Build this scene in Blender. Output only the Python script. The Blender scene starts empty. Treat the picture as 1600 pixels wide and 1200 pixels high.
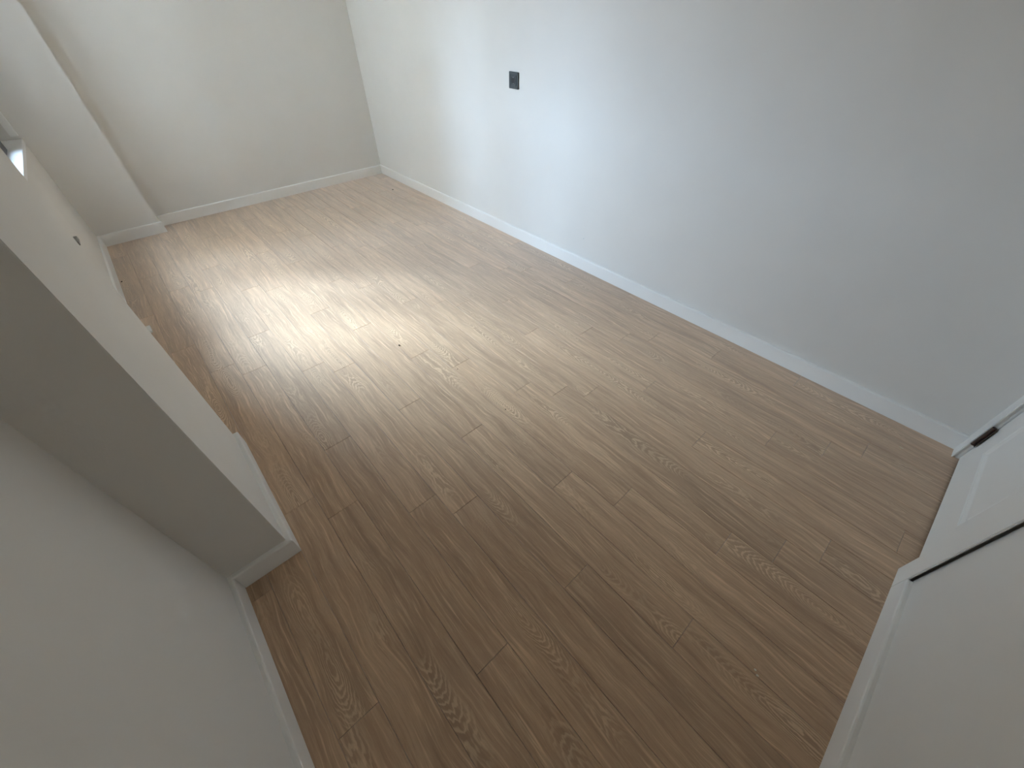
import bpy, bmesh, math, random
from mathutils import Matrix, Vector

S = bpy.context.scene
COL = S.collection
random.seed(7)

# ------------------------------------------------------------------ camera
CAM_H = 1.5
YAW, PITCH, ROLL, F_PX = 0.730086, 0.780503, 0.0031074, 612.38
fw = Vector((math.sin(YAW) * math.cos(PITCH), math.cos(YAW) * math.cos(PITCH), -math.sin(PITCH)))
r0 = Vector((math.cos(YAW), -math.sin(YAW), 0))
d0 = fw.cross(r0)
rt = r0 * math.cos(ROLL) + d0 * math.sin(ROLL)
dn = -r0 * math.sin(ROLL) + d0 * math.cos(ROLL)
cam = bpy.data.cameras.new('camera')
cam.sensor_width = 36.0
cam.lens = F_PX / 1600.0 * 36.0
cam.clip_start = 0.02
cam_o = bpy.data.objects.new('camera', cam)
m = Matrix((rt, -dn, -fw)).transposed().to_4x4()
m.translation = Vector((0, 0, CAM_H))
cam_o.matrix_world = m
COL.objects.link(cam_o)
S.camera = cam_o

# ------------------------------------------------------------------ world, daylight, exposure
W = bpy.data.worlds.new('world')
S.world = W
W.use_nodes = True
wn = W.node_tree
wn.nodes.clear()
w_out = wn.nodes.new('ShaderNodeOutputWorld')
w_bg = wn.nodes.new('ShaderNodeBackground')
w_geo = wn.nodes.new('ShaderNodeTexCoord')
w_sep = wn.nodes.new('ShaderNodeSeparateXYZ')
w_rmp = wn.nodes.new('ShaderNodeValToRGB')
wn.links.new(w_geo.outputs['Generated'], w_sep.inputs[0])
w_map = wn.nodes.new('ShaderNodeMapRange')
w_map.inputs['From Min'].default_value = -1
w_map.inputs['From Max'].default_value = 1
wn.links.new(w_sep.outputs['Z'], w_map.inputs['Value'])
wn.links.new(w_map.outputs[0], w_rmp.inputs[0])
e = w_rmp.color_ramp.elements                      # an even, overcast sky above dull ground
e[0].position, e[0].color = 0.49, (0.16, 0.15, 0.14, 1)
e[1].position, e[1].color = 0.515, (0.51, 0.655, 0.87, 1)
el = e.new(1.0); el.color = (0.62, 0.80, 1.06, 1)
wn.links.new(w_rmp.outputs[0], w_bg.inputs['Color'])
w_bg.inputs['Strength'].default_value = 27.0
wn.links.new(w_bg.outputs[0], w_out.inputs['Surface'])

SUN_AZ, SUN_EL = 58.5, 37.0                          # veiled sun: turned from the window's normal towards the far end, height
sun = bpy.data.lights.new('veiled_sun', 'SUN')
sun.energy = 15.3
sun.angle = math.radians(30)
sun.color = (0.76, 0.905, 1.05)
SUN = bpy.data.objects.new('veiled_sun', sun)
sa_, se_ = math.radians(SUN_AZ), math.radians(SUN_EL)
SUN.rotation_euler = Vector((math.cos(sa_) * math.cos(se_), -math.sin(sa_) * math.cos(se_), -math.sin(se_))).to_track_quat('-Z', 'Y').to_euler()
SUN.location = (-4, 8, 6)
COL.objects.link(SUN)

pl = bpy.data.lights.new('window_portal', 'AREA')   # guides sampling through the window, gives no light itself
pl.shape = 'RECTANGLE'
pl.cycles.is_portal = True
PORTAL = bpy.data.objects.new('window_portal', pl)
COL.objects.link(PORTAL)

S.view_settings.view_transform = 'Standard'
S.view_settings.look = 'None'
S.view_settings.exposure = 1.3
S.view_settings.gamma = 1.0
S.view_settings.use_curve_mapping = False
S.cycles.max_bounces = 12
S.cycles.diffuse_bounces = 8
S.cycles.glossy_bounces = 4
S.cycles.transparent_max_bounces = 8
S.cycles.caustics_reflective = False
S.cycles.caustics_refractive = False
S.cycles.use_denoising = True
S.cycles.denoising_prefilter = 'ACCURATE'
S.cycles.use_adaptive_sampling = False
S.cycles.sample_clamp_indirect = 6.0

# ------------------------------------------------------------------ node helpers / materials
class NT:
    def __init__(self, name):
        self.m = bpy.data.materials.new(name)
        self.m.use_nodes = True
        self.t = self.m.node_tree
        self.bsdf = next(n for n in self.t.nodes if n.type == 'BSDF_PRINCIPLED')
        self.out = next(n for n in self.t.nodes if n.type == 'OUTPUT_MATERIAL')
    def n(self, kind, **kw):
        x = self.t.nodes.new(kind)
        for k, v in kw.items():
            setattr(x, k, v)
        return x
    def link(self, a, b):
        self.t.links.new(a, b)
    def val(self, sock, v):
        if hasattr(v, 'is_linked'):
            self.link(v, sock)
        else:
            sock.default_value = v
    def math(self, op, a, b=None, c=None, clamp=False):
        x = self.n('ShaderNodeMath', operation=op)
        x.use_clamp = clamp
        self.val(x.inputs[0], a)
        if b is not None: self.val(x.inputs[1], b)
        if c is not None: self.val(x.inputs[2], c)
        return x.outputs[0]
    def xyz(self, x=0.0, y=0.0, z=0.0):
        c = self.n('ShaderNodeCombineXYZ')
        for i, v in enumerate((x, y, z)):
            self.val(c.inputs[i], v)
        return c.outputs[0]
    def noise(self, vec, scale=1.0, detail=2.0, rough=0.5):
        x = self.n('ShaderNodeTexNoise')
        self.val(x.inputs['Vector'], vec)
        x.inputs['Scale'].default_value = scale
        x.inputs['Detail'].default_value = detail
        x.inputs['Roughness'].default_value = rough
        return x.outputs[0]
    def ramp(self, v, *stops):
        x = self.n('ShaderNodeValToRGB')
        self.val(x.inputs[0], v)
        els = x.color_ramp.elements
        while len(els) < len(stops): els.new(0.5)
        for el, (p, c) in zip(els, stops):
            el.position = p
            el.color = tuple(c) + (1,) if len(c) == 3 else c
        return x.outputs[0]
    def mix(self, f, a, b, mode='MIX'):
        x = self.n('ShaderNodeMix', data_type='RGBA', blend_type=mode)
        self.val(x.inputs[0], f)
        self.val(x.inputs[6], a)
        self.val(x.inputs[7], b)
        return x.outputs[2]
    def smooth(self, v, lo, hi):
        x = self.n('ShaderNodeMapRange', interpolation_type='SMOOTHSTEP')
        self.val(x.inputs['Value'], v)
        x.inputs['From Min'].default_value = lo
        x.inputs['From Max'].default_value = hi
        return x.outputs[0]
    def bump(self, h, strength, dist):
        b = self.n('ShaderNodeBump')
        b.inputs['Strength'].default_value = strength
        b.inputs['Distance'].default_value = dist
        self.link(h, b.inputs['Height'])
        self.link(b.outputs[0], self.bsdf.inputs['Normal'])
    def set(self, **kw):
        for k, v in kw.items():
            self.val(self.bsdf.inputs[k.replace('_', ' ')], v)

def plain(name, col, rough=0.5, spec=0.5, metal=0.0):
    t = NT(name)
    t.set(Base_Color=col + (1,), Roughness=rough, Metallic=metal)
    t.bsdf.inputs['Specular IOR Level'].default_value = spec
    return t.m

def paint_mat():
    t = NT('wall_paint')                            # matt emulsion with a faint roller stipple
    g = t.n('ShaderNodeNewGeometry')
    big = t.noise(g.outputs['Position'], 3.0, 3.0)
    t.link(t.ramp(big, (0.3, (0.715, 0.697, 0.662)), (0.7, (0.740, 0.722, 0.687))), t.bsdf.inputs['Base Color'])
    t.set(Roughness=0.75)
    t.bsdf.inputs['Specular IOR Level'].default_value = 0.25
    t.bump(t.noise(g.outputs['Position'], 260.0, 3.0, 0.6), 0.10, 0.002)
    return t.m

def lacquer_mat(name, col, rough):
    t = NT(name)
    g = t.n('ShaderNodeNewGeometry')
    n = t.noise(g.outputs['Position'], 40.0, 2.0)
    t.link(t.math('MULTIPLY_ADD', n, 0.12, rough - 0.06), t.bsdf.inputs['Roughness'])
    t.set(Base_Color=col + (1,))
    t.bsdf.inputs['Specular IOR Level'].default_value = 0.4
    return t.m

def oak_mat():
    t = NT('limed_oak')
    tc = t.n('ShaderNodeTexCoord')
    oi = t.n('ShaderNodeObjectInfo')
    rnd = oi.outputs['Random']
    sep = t.n('ShaderNodeSeparateXYZ')
    t.link(tc.outputs['Object'], sep.inputs[0])
    x, y = sep.outputs['X'], sep.outputs['Y']
    o1 = t.math('MULTIPLY', rnd, 91.7)
    rb = t.math('FRACT', t.math('MULTIPLY', rnd, 17.31))
    rc = t.math('FRACT', t.math('MULTIPLY', rnd, 53.77))
    rd = t.math('FRACT', t.math('MULTIPLY', rnd, 131.9))
    # wandering of the fibres along the board
    wob = t.math('MULTIPLY_ADD', t.noise(t.xyz(t.math('MULTIPLY', x, 5.0), t.math('MULTIPLY', y, 3.2), o1), 1.0, 2.0), 0.05, -0.025)
    xw = t.math('ADD', x, wob)
    xc = t.math('ADD', xw, t.math('MULTIPLY_ADD', rb, 0.07, -0.035))
    # growth rings cut at a shallow angle: nested cathedral arches
    d = t.math('MULTIPLY_ADD', t.noise(t.xyz(t.math('ADD', o1, 3.3), t.math('MULTIPLY', y, 1.3), rc), 1.0, 1.5), 0.36, -0.18)
    rr = t.math('SQRT', t.math('ADD', t.math('MULTIPLY', xc, xc), t.math('ADD', t.math('MULTIPLY', d, d), 0.00002)))
    jag = t.math('MULTIPLY_ADD', t.noise(t.xyz(t.math('MULTIPLY', x, 110.0), t.math('MULTIPLY', y, 28.0), o1), 1.0, 2.0), 0.008, -0.004)
    rr = t.math('ADD', rr, jag)
    ph = t.math('FRACT', t.math('MULTIPLY', rr, 185.0))
    ring = t.math('MULTIPLY', t.smooth(ph, 0.40, 0.72), t.smooth(ph, 1.0, 0.84))
    strip = t.smooth(t.math('ABSOLUTE', xc), 0.042, 0.018)
    cath = t.math('MULTIPLY', ring, strip)
    amt = t.smooth(t.noise(t.xyz(t.math('ADD', o1, 7.0), t.math('MULTIPLY', y, 2.6), rd), 1.0, 1.0), 0.46, 0.66)
    cath = t.math('MULTIPLY', cath, amt)
    # straight fibres at three widths
    f1 = t.noise(t.xyz(t.math('MULTIPLY', xw, 26.0), t.math('MULTIPLY', y, 1.6), o1), 1.0, 3.0, 0.55)
    f2 = t.noise(t.xyz(t.math('MULTIPLY', xw, 120.0), t.math('MULTIPLY', y, 4.5), o1), 1.0, 3.0, 0.6)
    f3 = t.noise(t.xyz(t.math('MULTIPLY', xw, 620.0), t.math('MULTIPLY', y, 22.0), o1), 1.0, 2.0, 0.6)
    base = t.ramp(f1, (0.30, (0.360, 0.222, 0.122)), (0.52, (0.479, 0.307, 0.178)), (0.72, (0.580, 0.384, 0.231)))
    base = t.mix(t.smooth(f2, 0.50, 0.74), base, (0.696, 0.480, 0.298, 1))
    base = t.mix(t.math('MULTIPLY', t.smooth(f2, 0.46, 0.28), 0.55), base, (0.300, 0.175, 0.093, 1))
    base = t.mix(t.math('MULTIPLY', t.smooth(f3, 0.56, 0.74), 0.40), base, (0.739, 0.518, 0.324, 1))
    base = t.mix(t.math('MULTIPLY', t.smooth(f3, 0.44, 0.28), 0.35), base, (0.264, 0.158, 0.085, 1))
    dark = t.math('MULTIPLY', t.math('MULTIPLY', t.smooth(t.math('ABSOLUTE', xc), 0.05, 0.02), amt), 0.35)
    base = t.mix(dark, base, (0.334, 0.201, 0.108, 1))
    base = t.mix(t.math('MULTIPLY', cath, 0.60), base, (0.782, 0.573, 0.363, 1))
    tone = t.math('MULTIPLY_ADD', rd, 0.16, 0.92)
    base = t.mix(1.0, base, t.xyz(tone, tone, tone), 'MULTIPLY')
    t.link(base, t.bsdf.inputs['Base Color'])
    t.link(t.math('MULTIPLY_ADD', f2, 0.14, 0.54), t.bsdf.inputs['Roughness'])
    t.bsdf.inputs['Specular IOR Level'].default_value = 0.9
    t.bsdf.inputs['Sheen Weight'].default_value = 1.0        # building dust on the boards
    t.bsdf.inputs['Sheen Roughness'].default_value = 0.4
    t.bsdf.inputs['Coat Weight'].default_value = 0.8
    t.bsdf.inputs['Coat Roughness'].default_value = 0.6
    h = t.math('ADD', t.math('MULTIPLY', f3, 0.6), t.math('MULTIPLY', f2, 0.5))
    t.bump(h, 0.25, 0.0008)
    return t.m

def glass_mat():
    t = NT('clear_glass')
    t.t.nodes.remove(t.bsdf)
    tr = t.n('ShaderNodeBsdfTransparent'); tr.inputs[0].default_value = (0.95, 0.97, 0.96, 1)
    gl = t.n('ShaderNodeBsdfGlossy'); gl.inputs['Roughness'].default_value = 0.0
    lw = t.n('ShaderNodeLayerWeight'); lw.inputs[0].default_value = 0.5
    fr = t.math('MULTIPLY_ADD', t.math('POWER', lw.outputs['Facing'], 5.0), 0.9, 0.04, clamp=True)   # thin pane, same from both sides
    mx = t.n('ShaderNodeMixShader')
    t.link(fr, mx.inputs[0]); t.link(tr.outputs[0], mx.inputs[1]); t.link(gl.outputs[0], mx.inputs[2])
    t.link(mx.outputs[0], t.out.inputs['Surface'])
    return t.m

M_PAINT = paint_mat()
M_CEIL = plain('ceiling_paint', (0.70, 0.69, 0.66), 0.85, 0.2)
M_TRIM = lacquer_mat('white_skirting_lacquer', (0.82, 0.81, 0.785), 0.42)
M_DOOR = lacquer_mat('white_door_lacquer', (0.80, 0.79, 0.755), 0.40)
M_OAK = oak_mat()
M_SUB = plain('dark_underlay', (0.035, 0.027, 0.020), 0.9, 0.1)
M_GLASS = glass_mat()
M_SOCK = plain('anthracite_plastic', (0.055, 0.065, 0.068), 0.38)
M_SOCKIN = plain('anthracite_plastic_insert', (0.040, 0.047, 0.050), 0.42)
M_BLACK = plain('black_plastic', (0.006, 0.006, 0.007), 0.5)
M_STEEL = plain('brushed_steel', (0.55, 0.55, 0.54), 0.35, 0.5, 1.0)
M_BRONZE = plain('bronzed_hinge_metal', (0.085, 0.058, 0.048), 0.42, 0.5, 0.6)
M_SILL = lacquer_mat('white_sill_stone', (0.82, 0.82, 0.82), 0.3)
M_FRAME = plain('dark_grey_window_frame', (0.10, 0.10, 0.105), 0.45)
M_PVC = lacquer_mat('white_plastic_profile', (0.80, 0.80, 0.78), 0.4)
M_GREYCLIP = plain('grey_plastic', (0.30, 0.30, 0.28), 0.5)
M_CRUMB_D = plain('dark_crumb', (0.05, 0.035, 0.025), 0.9, 0.2)
M_CRUMB_L = plain('white_plaster_crumb', (0.75, 0.72, 0.64), 0.9, 0.2)
M_CRUMB_Y = plain('pale_wood_splinter', (0.62, 0.54, 0.40), 0.8, 0.2)
M_BOUNCE = plain('pale_bounce_facade', (0.74, 0.69, 0.62), 0.9, 0.2)  # for the added facade outside, pale to bounce light onto the back wall
M_BLOCKER = plain('dark_sky_blocker', (0.05, 0.042, 0.036), 0.9, 0.2)  # for the added wing, near black to throw little light on the column

# ------------------------------------------------------------------ geometry helpers
def box(bm, x0, y0, z0, x1, y1, z1, rot=None):
    vs = [bm.verts.new(p) for p in ((x0, y0, z0), (x1, y0, z0), (x1, y1, z0), (x0, y1, z0),
                                    (x0, y0, z1), (x1, y0, z1), (x1, y1, z1), (x0, y1, z1))]
    fs = [bm.faces.new([vs[i] for i in q]) for q in ((0, 3, 2, 1), (4, 5, 6, 7), (0, 1, 5, 4), (1, 2, 6, 5), (2, 3, 7, 6), (3, 0, 4, 7))]
    return vs, fs

def obj(name, bm, mat, parent=None, bevel=0.0, seg=2, smooth=False):
    if bevel:
        bmesh.ops.bevel(bm, geom=bm.edges[:], offset=bevel, segments=seg, affect='EDGES', clamp_overlap=True)
    me = bpy.data.meshes.new(name)
    bm.to_mesh(me); bm.free()
    me.materials.append(mat)
    if smooth:
        for p in me.polygons: p.use_smooth = True
    o = bpy.data.objects.new(name, me)
    COL.objects.link(o)
    if parent: o.parent = parent
    return o

def boxes(name, lst, mat, parent=None, bevel=0.0, seg=2):
    bm = bmesh.new()
    for b in lst: box(bm, *b)
    return obj(name, bm, mat, parent, bevel, seg)

def struct(o):
    o['kind'] = 'structure'
    return o

def empty(name, loc=(0, 0, 0), rz=0.0):
    o = bpy.data.objects.new(name, None)
    o.location = loc; o.rotation_euler = (0, 0, rz)
    o.empty_display_size = 0.05
    COL.objects.link(o)
    return o

def tag(o, label, cat, group=None):
    o['label'] = label; o['category'] = cat
    if group: o['group'] = group
    return o

def loft(name, rings, mat, parent=None, caps=True):
    bm = bmesh.new()
    vr = [[bm.verts.new(p) for p in r] for r in rings]
    n = len(rings[0])
    for a, b in zip(vr, vr[1:]):
        for i in range(n):
            bm.faces.new((a[i], a[(i + 1) % n], b[(i + 1) % n], b[i]))
    if caps:
        bm.faces.new(vr[0][::-1]); bm.faces.new(vr[-1])
    bmesh.ops.recalc_face_normals(bm, faces=bm.faces[:])
    return obj(name, bm, mat, parent)

# ------------------------------------------------------------------ room dimensions (metres)
CEIL = 2.55
XR = 2.259            # right wall
YB = 4.835            # back wall
XL = -0.403           # left wall beside the camera
YP0, YP1 = 1.014, 1.657   # pier
XP = -0.205
XF = -0.446           # window wall
YC = 4.668            # face of the column
XC = 0.0
YN = -0.570           # wall with the door, right of it
YNL = -0.558          # the same wall left of the door
XO = -0.72            # outside face
DX0, DX1 = 1.412, 2.192   # door opening
WIN_Y0, WIN_Y1, SILL_Z, WIN_TOP = 3.05, 4.34, 0.795, 2.25
BB_H, BB_T = 0.090, 0.015

BLOCK_X, BLOCK_Y1, BLOCK_Z = -6.0, 5.4, 13.0  # extent of the added light-shaping masses outside

# ------------------------------------------------------------------ shell
struct(boxes('floor', [(XO, YN - 0.25, -0.06, XR + 0.2, YB + 0.2, -0.009)], M_SUB))
FLOOR = bpy.data.objects['floor']
struct(boxes('ceiling', [(XO, YN - 0.25, CEIL, XR + 0.2, YB + 0.2, CEIL + 0.12)], M_CEIL))
struct(boxes('wall_right', [(XR, YN - 0.25, 0, XR + 0.2, YB + 0.2, CEIL)], M_PAINT))
struct(boxes('wall_back', [(XO, YB, 0, XR, YB + 0.2, CEIL)], M_PAINT))
struct(boxes('wall_column', [(XO, YC, 0, XC, YB, CEIL)], M_PAINT, bevel=0.004, seg=2))
struct(boxes('wall_left', [(XO, YN - 0.25, 0, XL, YP0, CEIL)], M_PAINT))
struct(boxes('wall_pier', [(XO, YP0, 0, XP, YP1, CEIL)], M_PAINT, bevel=0.0015, seg=2))
struct(boxes('wall_window', [(XO, YP1, 0, XF, YC, SILL_Z - 0.03), (XO, YP1, SILL_Z - 0.03, XF, WIN_Y0, CEIL),
                             (XO, WIN_Y0, WIN_TOP, XF, YC, CEIL), (XO, WIN_Y1, SILL_Z - 0.03, -0.60, YC, WIN_TOP)], M_PAINT))
struct(boxes('wall_front', [(XL, YN - 0.25, 0, 1.334, YNL, CEIL), (1.334, YN - 0.25, 0, DX0 - 0.013, YN - 0.10, CEIL), (DX0 - 0.02, YN - 0.25, 2.07, DX1 + 0.02, YN, CEIL),
                            (DX1 + 0.02, YN - 0.25, 0, XR, YN, CEIL), (DX0 - 0.02, YN - 0.25, 0, DX1 + 0.02, YN - 0.20, 2.07)], M_PAINT))

# unseen facade added to shape the daylight: it hides the low sky in front of the window and leaves it open to the far side
struct(boxes('wall_sky_blocker', [(-17.0, -12.0, -8.0, BLOCK_X, BLOCK_Y1, BLOCK_Z)], M_BOUNCE))
struct(boxes('wall_sky_blocker_wing', [(BLOCK_X + 0.01, -12.0, -8.0, XO - 0.01, -0.8, BLOCK_Z)], M_BLOCKER))  # added unseen mass, keeps side light off the column face

# ------------------------------------------------------------------ floor planks
PW, PL, PX0 = 0.1287, 1.14, -0.060
JOINT = {-3: 0.93, -2: 0.391, -1: 1.185, 0: 1.049, 1: 0.245, 2: 0.852, 3: 0.728, 4: 1.373, 5: 1.018, 6: 0.539, 7: 1.453,
         8: 1.073, 9: 0.918, 10: 0.802, 11: 0.255, 12: 0.62, 13: 1.169, 14: 0.970, 15: 0.847, 16: 0.51, 17: 0.1}
GAP, CH, TH = 0.0004, 0.0011, 0.0085
def plank_mesh(w, l):
    me = bpy.data.meshes.new('plank')
    hw, hl = w / 2 - GAP, l / 2 - GAP
    v = [(sx * hw, sy * hl, -TH) for sx, sy in ((-1, -1), (1, -1), (1, 1), (-1, 1))]
    v += [(sx * hw, sy * hl, -CH) for sx, sy in ((-1, -1), (1, -1), (1, 1), (-1, 1))]
    v += [(sx * (hw - CH * .8), sy * (hl - CH * .8), 0) for sx, sy in ((-1, -1), (1, -1), (1, 1), (-1, 1))]
    f = [(3, 2, 1, 0), (8, 9, 10, 11)]
    for a in (0, 4):
        f += [(a + i, a + (i + 1) % 4, a + 4 + (i + 1) % 4, a + 4 + i) for i in range(4)]
    me.from_pydata(v, [], f)
    me.materials.append(M_OAK)
    return me
FULL = plank_mesh(PW, PL)
spans = {-3: [(YN + 0.002, YP0 + 0.004), (YP1 - 0.004, YC + 0.004)], -2: [(YN + 0.002, YP0 + 0.004), (YP1 - 0.004, YC + 0.004)],
         -1: [(YN + 0.002, YC + 0.004)]}
def add_plank(x0, x1, y0, y1):
    full = abs(x1 - x0 - PW) < 1e-4 and abs(y1 - y0 - PL) < 1e-4
    o = bpy.data.objects.new('plank', FULL if full else plank_mesh(x1 - x0, y1 - y0))
    o.location = ((x0 + x1) / 2, (y0 + y1) / 2, 0)
    o.parent = FLOOR
    COL.objects.link(o)
for k in range(-3, 18):
    x0, x1 = PX0 + k * PW, PX0 + (k + 1) * PW
    if k == -3: x0 = XF + 0.001
    if k == 17: x1 = XR - 0.001
    for ya, yb in spans.get(k, [(YN - 0.18 if x1 > 1.34 else YN + 0.002, YB - 0.002)]):
        y = JOINT[k] - 4 * PL
        while y < yb:
            a, b = max(y, ya), min(y + PL, yb)
            if b - a > 0.01: add_plank(x0, x1, a, b)
            y += PL

# ------------------------------------------------------------------ skirting boards
def skirt_profile(t=BB_T, h=BB_H):
    r = 0.006                                      # (out from wall, height): rounded top front edge
    return [(0, 0.0), (t, 0.0), (t, h - r), (t - r * 0.3, h - r * 0.3), (t - r, h), (0, h)]
def skirt(name, p, q, nx, ny, parent=None, mp=0.0, mq=0.0, t=BB_T, h=BB_H):
    """board from p to q along a wall whose room-side normal is (nx, ny); mp, mq: mitre (+ outside corner, - inside)"""
    d = Vector((q[0] - p[0], q[1] - p[1], 0)).normalized()
    rings = []
    for pt, mi in ((p, -mp), (q, mq)):
        rings.append([(pt[0] + nx * o + d.x * mi * o, pt[1] + ny * o + d.y * mi * o, z) for o, z in skirt_profile(t, h)])
    return loft(name, rings, M_TRIM, parent)
br = struct(skirt('baseboard_right', (XR, YB), (XR, 2.0935), -1, 0, mp=-1))
skirt('board', (XR, 2.0925), (XR, -0.566), -1, 0, parent=br)
struct(skirt('baseboard_back', (XC, YB), (XR, YB), 0, -1, mp=-1, mq=-1))
bc = struct(skirt('baseboard_column', (XF, YC), (XC, YC), 0, -1, mp=-1, mq=1))
skirt('board', (XC, YC), (XC, YB), 1, 0, parent=bc, mp=1, mq=-1)
struct(skirt('baseboard_window', (XF, YP1), (XF, YC), 1, 0, mp=-1, mq=-1))
bp = struct(skirt('baseboard_pier', (XL, YP0), (XP, YP0), 0, -1, mp=-1, mq=1, t=0.018))
skirt('board', (XP, YP0), (XP, YP1), 1, 0, parent=bp, mp=1, mq=1, t=0.018)
skirt('board', (XP, YP1), (XF, YP1), 0, 1, parent=bp, mp=1, mq=-1, t=0.018)
struct(skirt('baseboard_left', (XL, YNL), (XL, YP0), 1, 0, mp=-1, mq=-1))
struct(skirt('baseboard_front', (XL, YNL), (1.3245, YNL), 0, 1, mp=-1, t=0.0165, h=0.084))

# ------------------------------------------------------------------ window
win = struct(empty('window_1', (0, 0, 0)))
boxes('window_sill', [(-0.60, WIN_Y0, SILL_Z - 0.03, XF + 0.004, YC - 0.001, SILL_Z)], M_SILL, win, bevel=0.002)
FX0, FX1 = -0.60, -0.515
WIN_MID = (WIN_Y0 + WIN_Y1) / 2
boxes('window_frame', [(FX0, WIN_Y0, SILL_Z, FX1, WIN_Y1, SILL_Z + 0.06), (FX0, WIN_Y0, WIN_TOP - 0.06, FX1, WIN_Y1, WIN_TOP),
                       (FX0, WIN_Y0, SILL_Z + .06, FX1, WIN_Y0 + 0.06, WIN_TOP - .06), (FX0, WIN_Y1 - 0.06, SILL_Z + .06, FX1, WIN_Y1, WIN_TOP - .06),
                       (FX0, WIN_MID - .03, SILL_Z + .06, FX1, WIN_MID + .03, WIN_TOP - .06)], M_FRAME, win)
for a, b in ((WIN_Y0 + .062, WIN_MID - .032), (WIN_MID + .032, WIN_Y1 - .062)):
    z0, z1 = SILL_Z + .062, WIN_TOP - .062
    sa = boxes('sash', [(-0.58, a, z0, -0.53, b, z0 + .05), (-0.58, a, z1 - .05, -0.53, b, z1),
                        (-0.58, a, z0 + .05, -0.53, a + .05, z1 - .05), (-0.58, b - .05, z0 + .05, -0.53, b, z1 - .05)], M_FRAME, win)
    boxes('pane', [(-0.562, a + .05, z0 + .05, -0.556, b - .05, z1 - .05)], M_GLASS, sa)
boxes('side_profile', [(-0.488, YC - 0.03, SILL_Z + 0.02, XF - 0.001, YC - 0.001, WIN_TOP)], M_PVC, win, bevel=0.002)
PORTAL.location = (-0.64, (WIN_Y0 + WIN_Y1) / 2, (SILL_Z + WIN_TOP) / 2)
PORTAL.rotation_euler = (0, math.radians(-90), 0)   # faces into the room (+x)
pl.size, pl.size_y = WIN_TOP - SILL_Z, WIN_Y1 - WIN_Y0

# ------------------------------------------------------------------ door
door = struct(empty('door_1', (0, 0, 0)))
boxes('casing', [(1.325, -0.547, 0.0, 1.420, -0.541, 2.14)], M_DOOR, door, bevel=0.0015)
boxes('casing', [(2.186, -0.5695, 0.0, XR - 0.0005, -0.566, 2.14)], M_DOOR, door)
boxes('casing', [(1.4205, -0.5695, 2.055, 2.1855, -0.556, 2.14)], M_DOOR, door)
boxes('door_jamb', [(1.400, -0.70, 0, 1.416, -0.5475, 2.05)], M_DOOR, door)
boxes('door_jamb', [(2.194, -0.70, 0, 2.210, -0.5705, 2.05)], M_DOOR, door)
# leaf with one recessed, bevelled field per half
LA = math.atan2(-0.590 + 0.576, 2.192 - 1.417)
def leaf_mesh(w, h, t, fields):
    bm = bmesh.new()
    xs = sorted({0, w} | {f[0] for f in fields} | {f[2] for f in fields})
    zs = sorted({0, h} | {f[1] for f in fields} | {f[3] for f in fields})
    V = {}
    def vt(x, y, z):
        k = (round(x, 5), round(y, 5), round(z, 5))
        if k not in V: V[k] = bm.verts.new(k)
        return V[k]
    for i in range(len(xs) - 1):
        for j in range(len(zs) - 1):
            if any(f[0] <= xs[i] and xs[i + 1] <= f[2] and f[1] <= zs[j] and zs[j + 1] <= f[3] for f in fields): continue
            bm.faces.new([vt(xs[i], 0, zs[j]), vt(xs[i + 1], 0, zs[j]), vt(xs[i + 1], 0, zs[j + 1]), vt(xs[i], 0, zs[j + 1])])
    for f in fields:
        prev = None
        for ins, dep in ((0, 0), (0.004, 0.004), (0.018, 0.0085), (0.026, 0.009), (0.030, 0.0065)):
            x0, z0, x1, z1 = f[0] + ins, f[1] + ins, f[2] - ins, f[3] - ins
            cur = [(x0, -dep, z0), (x1, -dep, z0), (x1, -dep, z1), (x0, -dep, z1)]
            if prev:
                for q in range(4):
                    bm.faces.new([vt(*prev[q]), vt(*prev[(q + 1) % 4]), vt(*cur[(q + 1) % 4]), vt(*cur[q])])
            prev = cur
        bm.faces.new([vt(*p) for p in prev])
    bmesh.ops.recalc_face_normals(bm, faces=bm.faces[:])
    box(bm, 0, -t, 0, w, -0.012, h)
    return bm
leaf = obj('leaf', leaf_mesh(0.770, 2.035, 0.040, [(0.165, 0.155, 0.640, 0.95), (0.165, 1.10, 0.640, 1.90)]), M_DOOR, door)
leaf.location = (1.4185, -0.5762, 0.011); leaf.rotation_euler = (0, 0, LA)
def hinge(z):
    bm = bmesh.new()
    bmesh.ops.create_cone(bm, cap_ends=True, segments=16, radius1=0.0075, radius2=0.0075, depth=0.112, matrix=Matrix.Translation((2.182, -0.5765, z)))
    h = obj('hinge', bm, M_BRONZE, door, smooth=False)
    h['label'] = 'dark bronzed metal hinge'
    bm = bmesh.new(); box(bm, 2.166, -0.5835, z - 0.056, 2.180, -0.5815, z + 0.056)
    obj('hinge_plate', bm, M_BRONZE, h)
for z in (0.160, 1.05, 1.86): hinge(z)

# ------------------------------------------------------------------ wall socket
sy, sz = 2.4905, 1.090
sock = tag(empty('wall_socket', (XR, sy, sz)), 'dark grey square power socket on the white right-hand wall', 'socket')
HW = 0.0465
def rrect(cx, cz, hw, r, n=5):
    pts = []
    for k, (sx, s2) in enumerate(((1, 1), (-1, 1), (-1, -1), (1, -1))):
        for i in range(n):
            a = math.pi / 2 * (k + i / (n - 1))
            pts.append((cx + sx * (hw - r) + r * math.cos(a), cz + s2 * (hw - r) + r * math.sin(a)))
    return pts
def plate(name, hw, r, prof, mat, parent, hole=None):
    rings = [[(-dx, a, b) for a, b in rrect(0, 0, hw - ins, max(r - ins, 0.001))] for dx, ins in prof]
    return loft(name, rings, mat, parent)
plate('socket_frame', HW, 0.004, ((0.0005, 0), (0.007, 0), (0.0095, 0.003), (0.0095, 0.0135), (0.008, 0.0145)), M_SOCK, sock)
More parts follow.
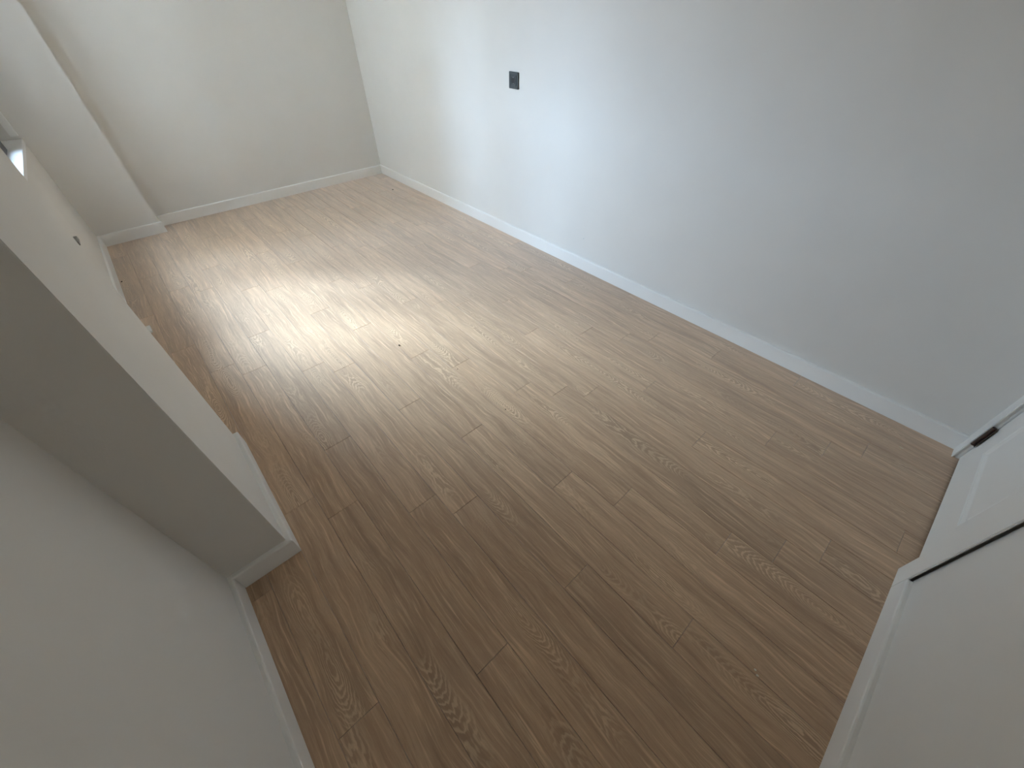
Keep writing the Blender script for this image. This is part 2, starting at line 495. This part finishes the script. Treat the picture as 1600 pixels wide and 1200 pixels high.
# insert: square cover with a round well
bm = bmesh.new()
N = 32
sq = []
for i in range(N):
    a = 2 * math.pi * i / N
    c, s = math.cos(a), math.sin(a); k = 0.0285 / max(abs(c), abs(s))
    sq.append((c * k, s * k))
def ring(pts, dx): return [bm.verts.new((-dx, p[0], p[1])) for p in pts]
circ = lambda r: [(r * math.cos(2 * math.pi * i / N), r * math.sin(2 * math.pi * i / N)) for i in range(N)]
R = [ring(sq, 0.0085), ring(sq, 0.0112), ring(circ(0.0205), 0.0112), ring(circ(0.0195), 0.0100), ring(circ(0.0190), 0.0025)]
for a, b in zip(R, R[1:]):
    for i in range(N): bm.faces.new((a[i], a[(i + 1) % N], b[(i + 1) % N], b[i]))
bmesh.ops.recalc_face_normals(bm, faces=bm.faces[:])
insert = obj('socket_insert', bm, M_SOCKIN, sock)
bm = bmesh.new()
bmesh.ops.create_cone(bm, cap_ends=True, segments=32, radius1=0.0189, radius2=0.0189, depth=0.001,
                      matrix=Matrix.Translation((-0.0102, 0, 0)) @ Matrix.Rotation(math.pi / 2, 4, 'Y'))
well = obj('socket_well', bm, M_BLACK, sock)
for s in (-1, 1):
    bm = bmesh.new()
    bmesh.ops.create_cone(bm, cap_ends=True, segments=12, radius1=0.0026, radius2=0.0026, depth=0.0004,
                          matrix=Matrix.Translation((-0.0110, s * 0.0095, 0)) @ Matrix.Rotation(math.pi / 2, 4, 'Y'))
    obj('pin_hole', bm, M_BRONZE, well)
    boxes('earth_clip', [(-0.0112, -0.003, s * 0.0165 - 0.0015, -0.0107, 0.003, s * 0.0165 + 0.0015)], M_STEEL, well)

# ------------------------------------------------------------------ clips on the pier's far edge
def clip(z, x0, out, h, mat, label, lip):
    t = empty('wall_clip', (XP - 0.012, YP1, z))
    tag(t, label, 'clip', 'clips on the pier edge')
    boxes('clip_base', [(-0.012, 0.0004, -h, 0.008, 0.006, h)], mat, t, bevel=0.001, seg=1)
    boxes('clip_arm', [(-0.006, 0.006, -h * 0.5, 0.006 + lip, out, h * 0.5)], mat, t, bevel=0.001, seg=1)
clip(0.668, 0, 0.052, 0.007, M_PVC, 'white clip low on the far edge of the pier, against the floor', 0.012)
clip(0.990, 0, 0.056, 0.012, M_GREYCLIP, 'grey clip higher on the far edge of the pier, against the window wall', 0.008)

# ------------------------------------------------------------------ screw in the right wall
bm = bmesh.new()
bmesh.ops.create_cone(bm, cap_ends=True, segments=12, radius1=0.0035, radius2=0.0025, depth=0.003,
                      matrix=Matrix.Rotation(-math.pi / 2, 4, 'Y'))
sc = obj('wall_screw', bm, M_STEEL)
sc.location = (XR - 0.0016, 1.73, 0.232)
tag(sc, 'tiny screw head low on the white right wall above the skirting', 'screw')

# ------------------------------------------------------------------ crumbs on the floor
def crumb(x, y, r, mat, label, name='crumb', st=1.0):
    bm = bmesh.new()
    bmesh.ops.create_icosphere(bm, subdivisions=1, radius=r)
    for v in bm.verts:
        v.co *= random.uniform(0.7, 1.15)
        v.co.x *= st; v.co.z *= 0.55
    lo = min(v.co.z for v in bm.verts)
    for v in bm.verts: v.co.z -= lo
    o = obj(name, bm, mat)
    o.location = (x, y, 0.0001); o.rotation_euler = (0, 0, random.uniform(0, 3))
    tag(o, label, 'crumb', 'crumbs on the oak floor')
crumb(0.7256, 1.830, 0.0065, M_CRUMB_D, 'dark crumb on the oak floor beside the bright window patch', st=1.5)
crumb(2.055, 4.230, 0.0085, M_CRUMB_D, 'dark crumb on the oak floor near the far room corner')
crumb(0.8610, 1.423, 0.0032, M_CRUMB_D, 'small dark crumb by a plank end, nearer of two at mid floor')
crumb(0.8619, 1.0125, 0.0035, M_CRUMB_D, 'round dark crumb alone in the middle of the floor')
crumb(-0.417, 3.862, 0.0075, M_CRUMB_D, 'dark crumb on the floor against the skirting of the window wall')
crumb(0.7245, -0.326, 0.0035, M_CRUMB_L, 'upper left of two white crumbs touching on the near floor', st=1.3)
crumb(0.7155, -0.3375, 0.0042, M_CRUMB_L, 'lower right of two white crumbs touching on the near floor', st=1.3)
crumb(2.0697, -0.3988, 0.0048, M_CRUMB_Y, 'pale splinter on the floor by the skirting near the door', st=2.6)
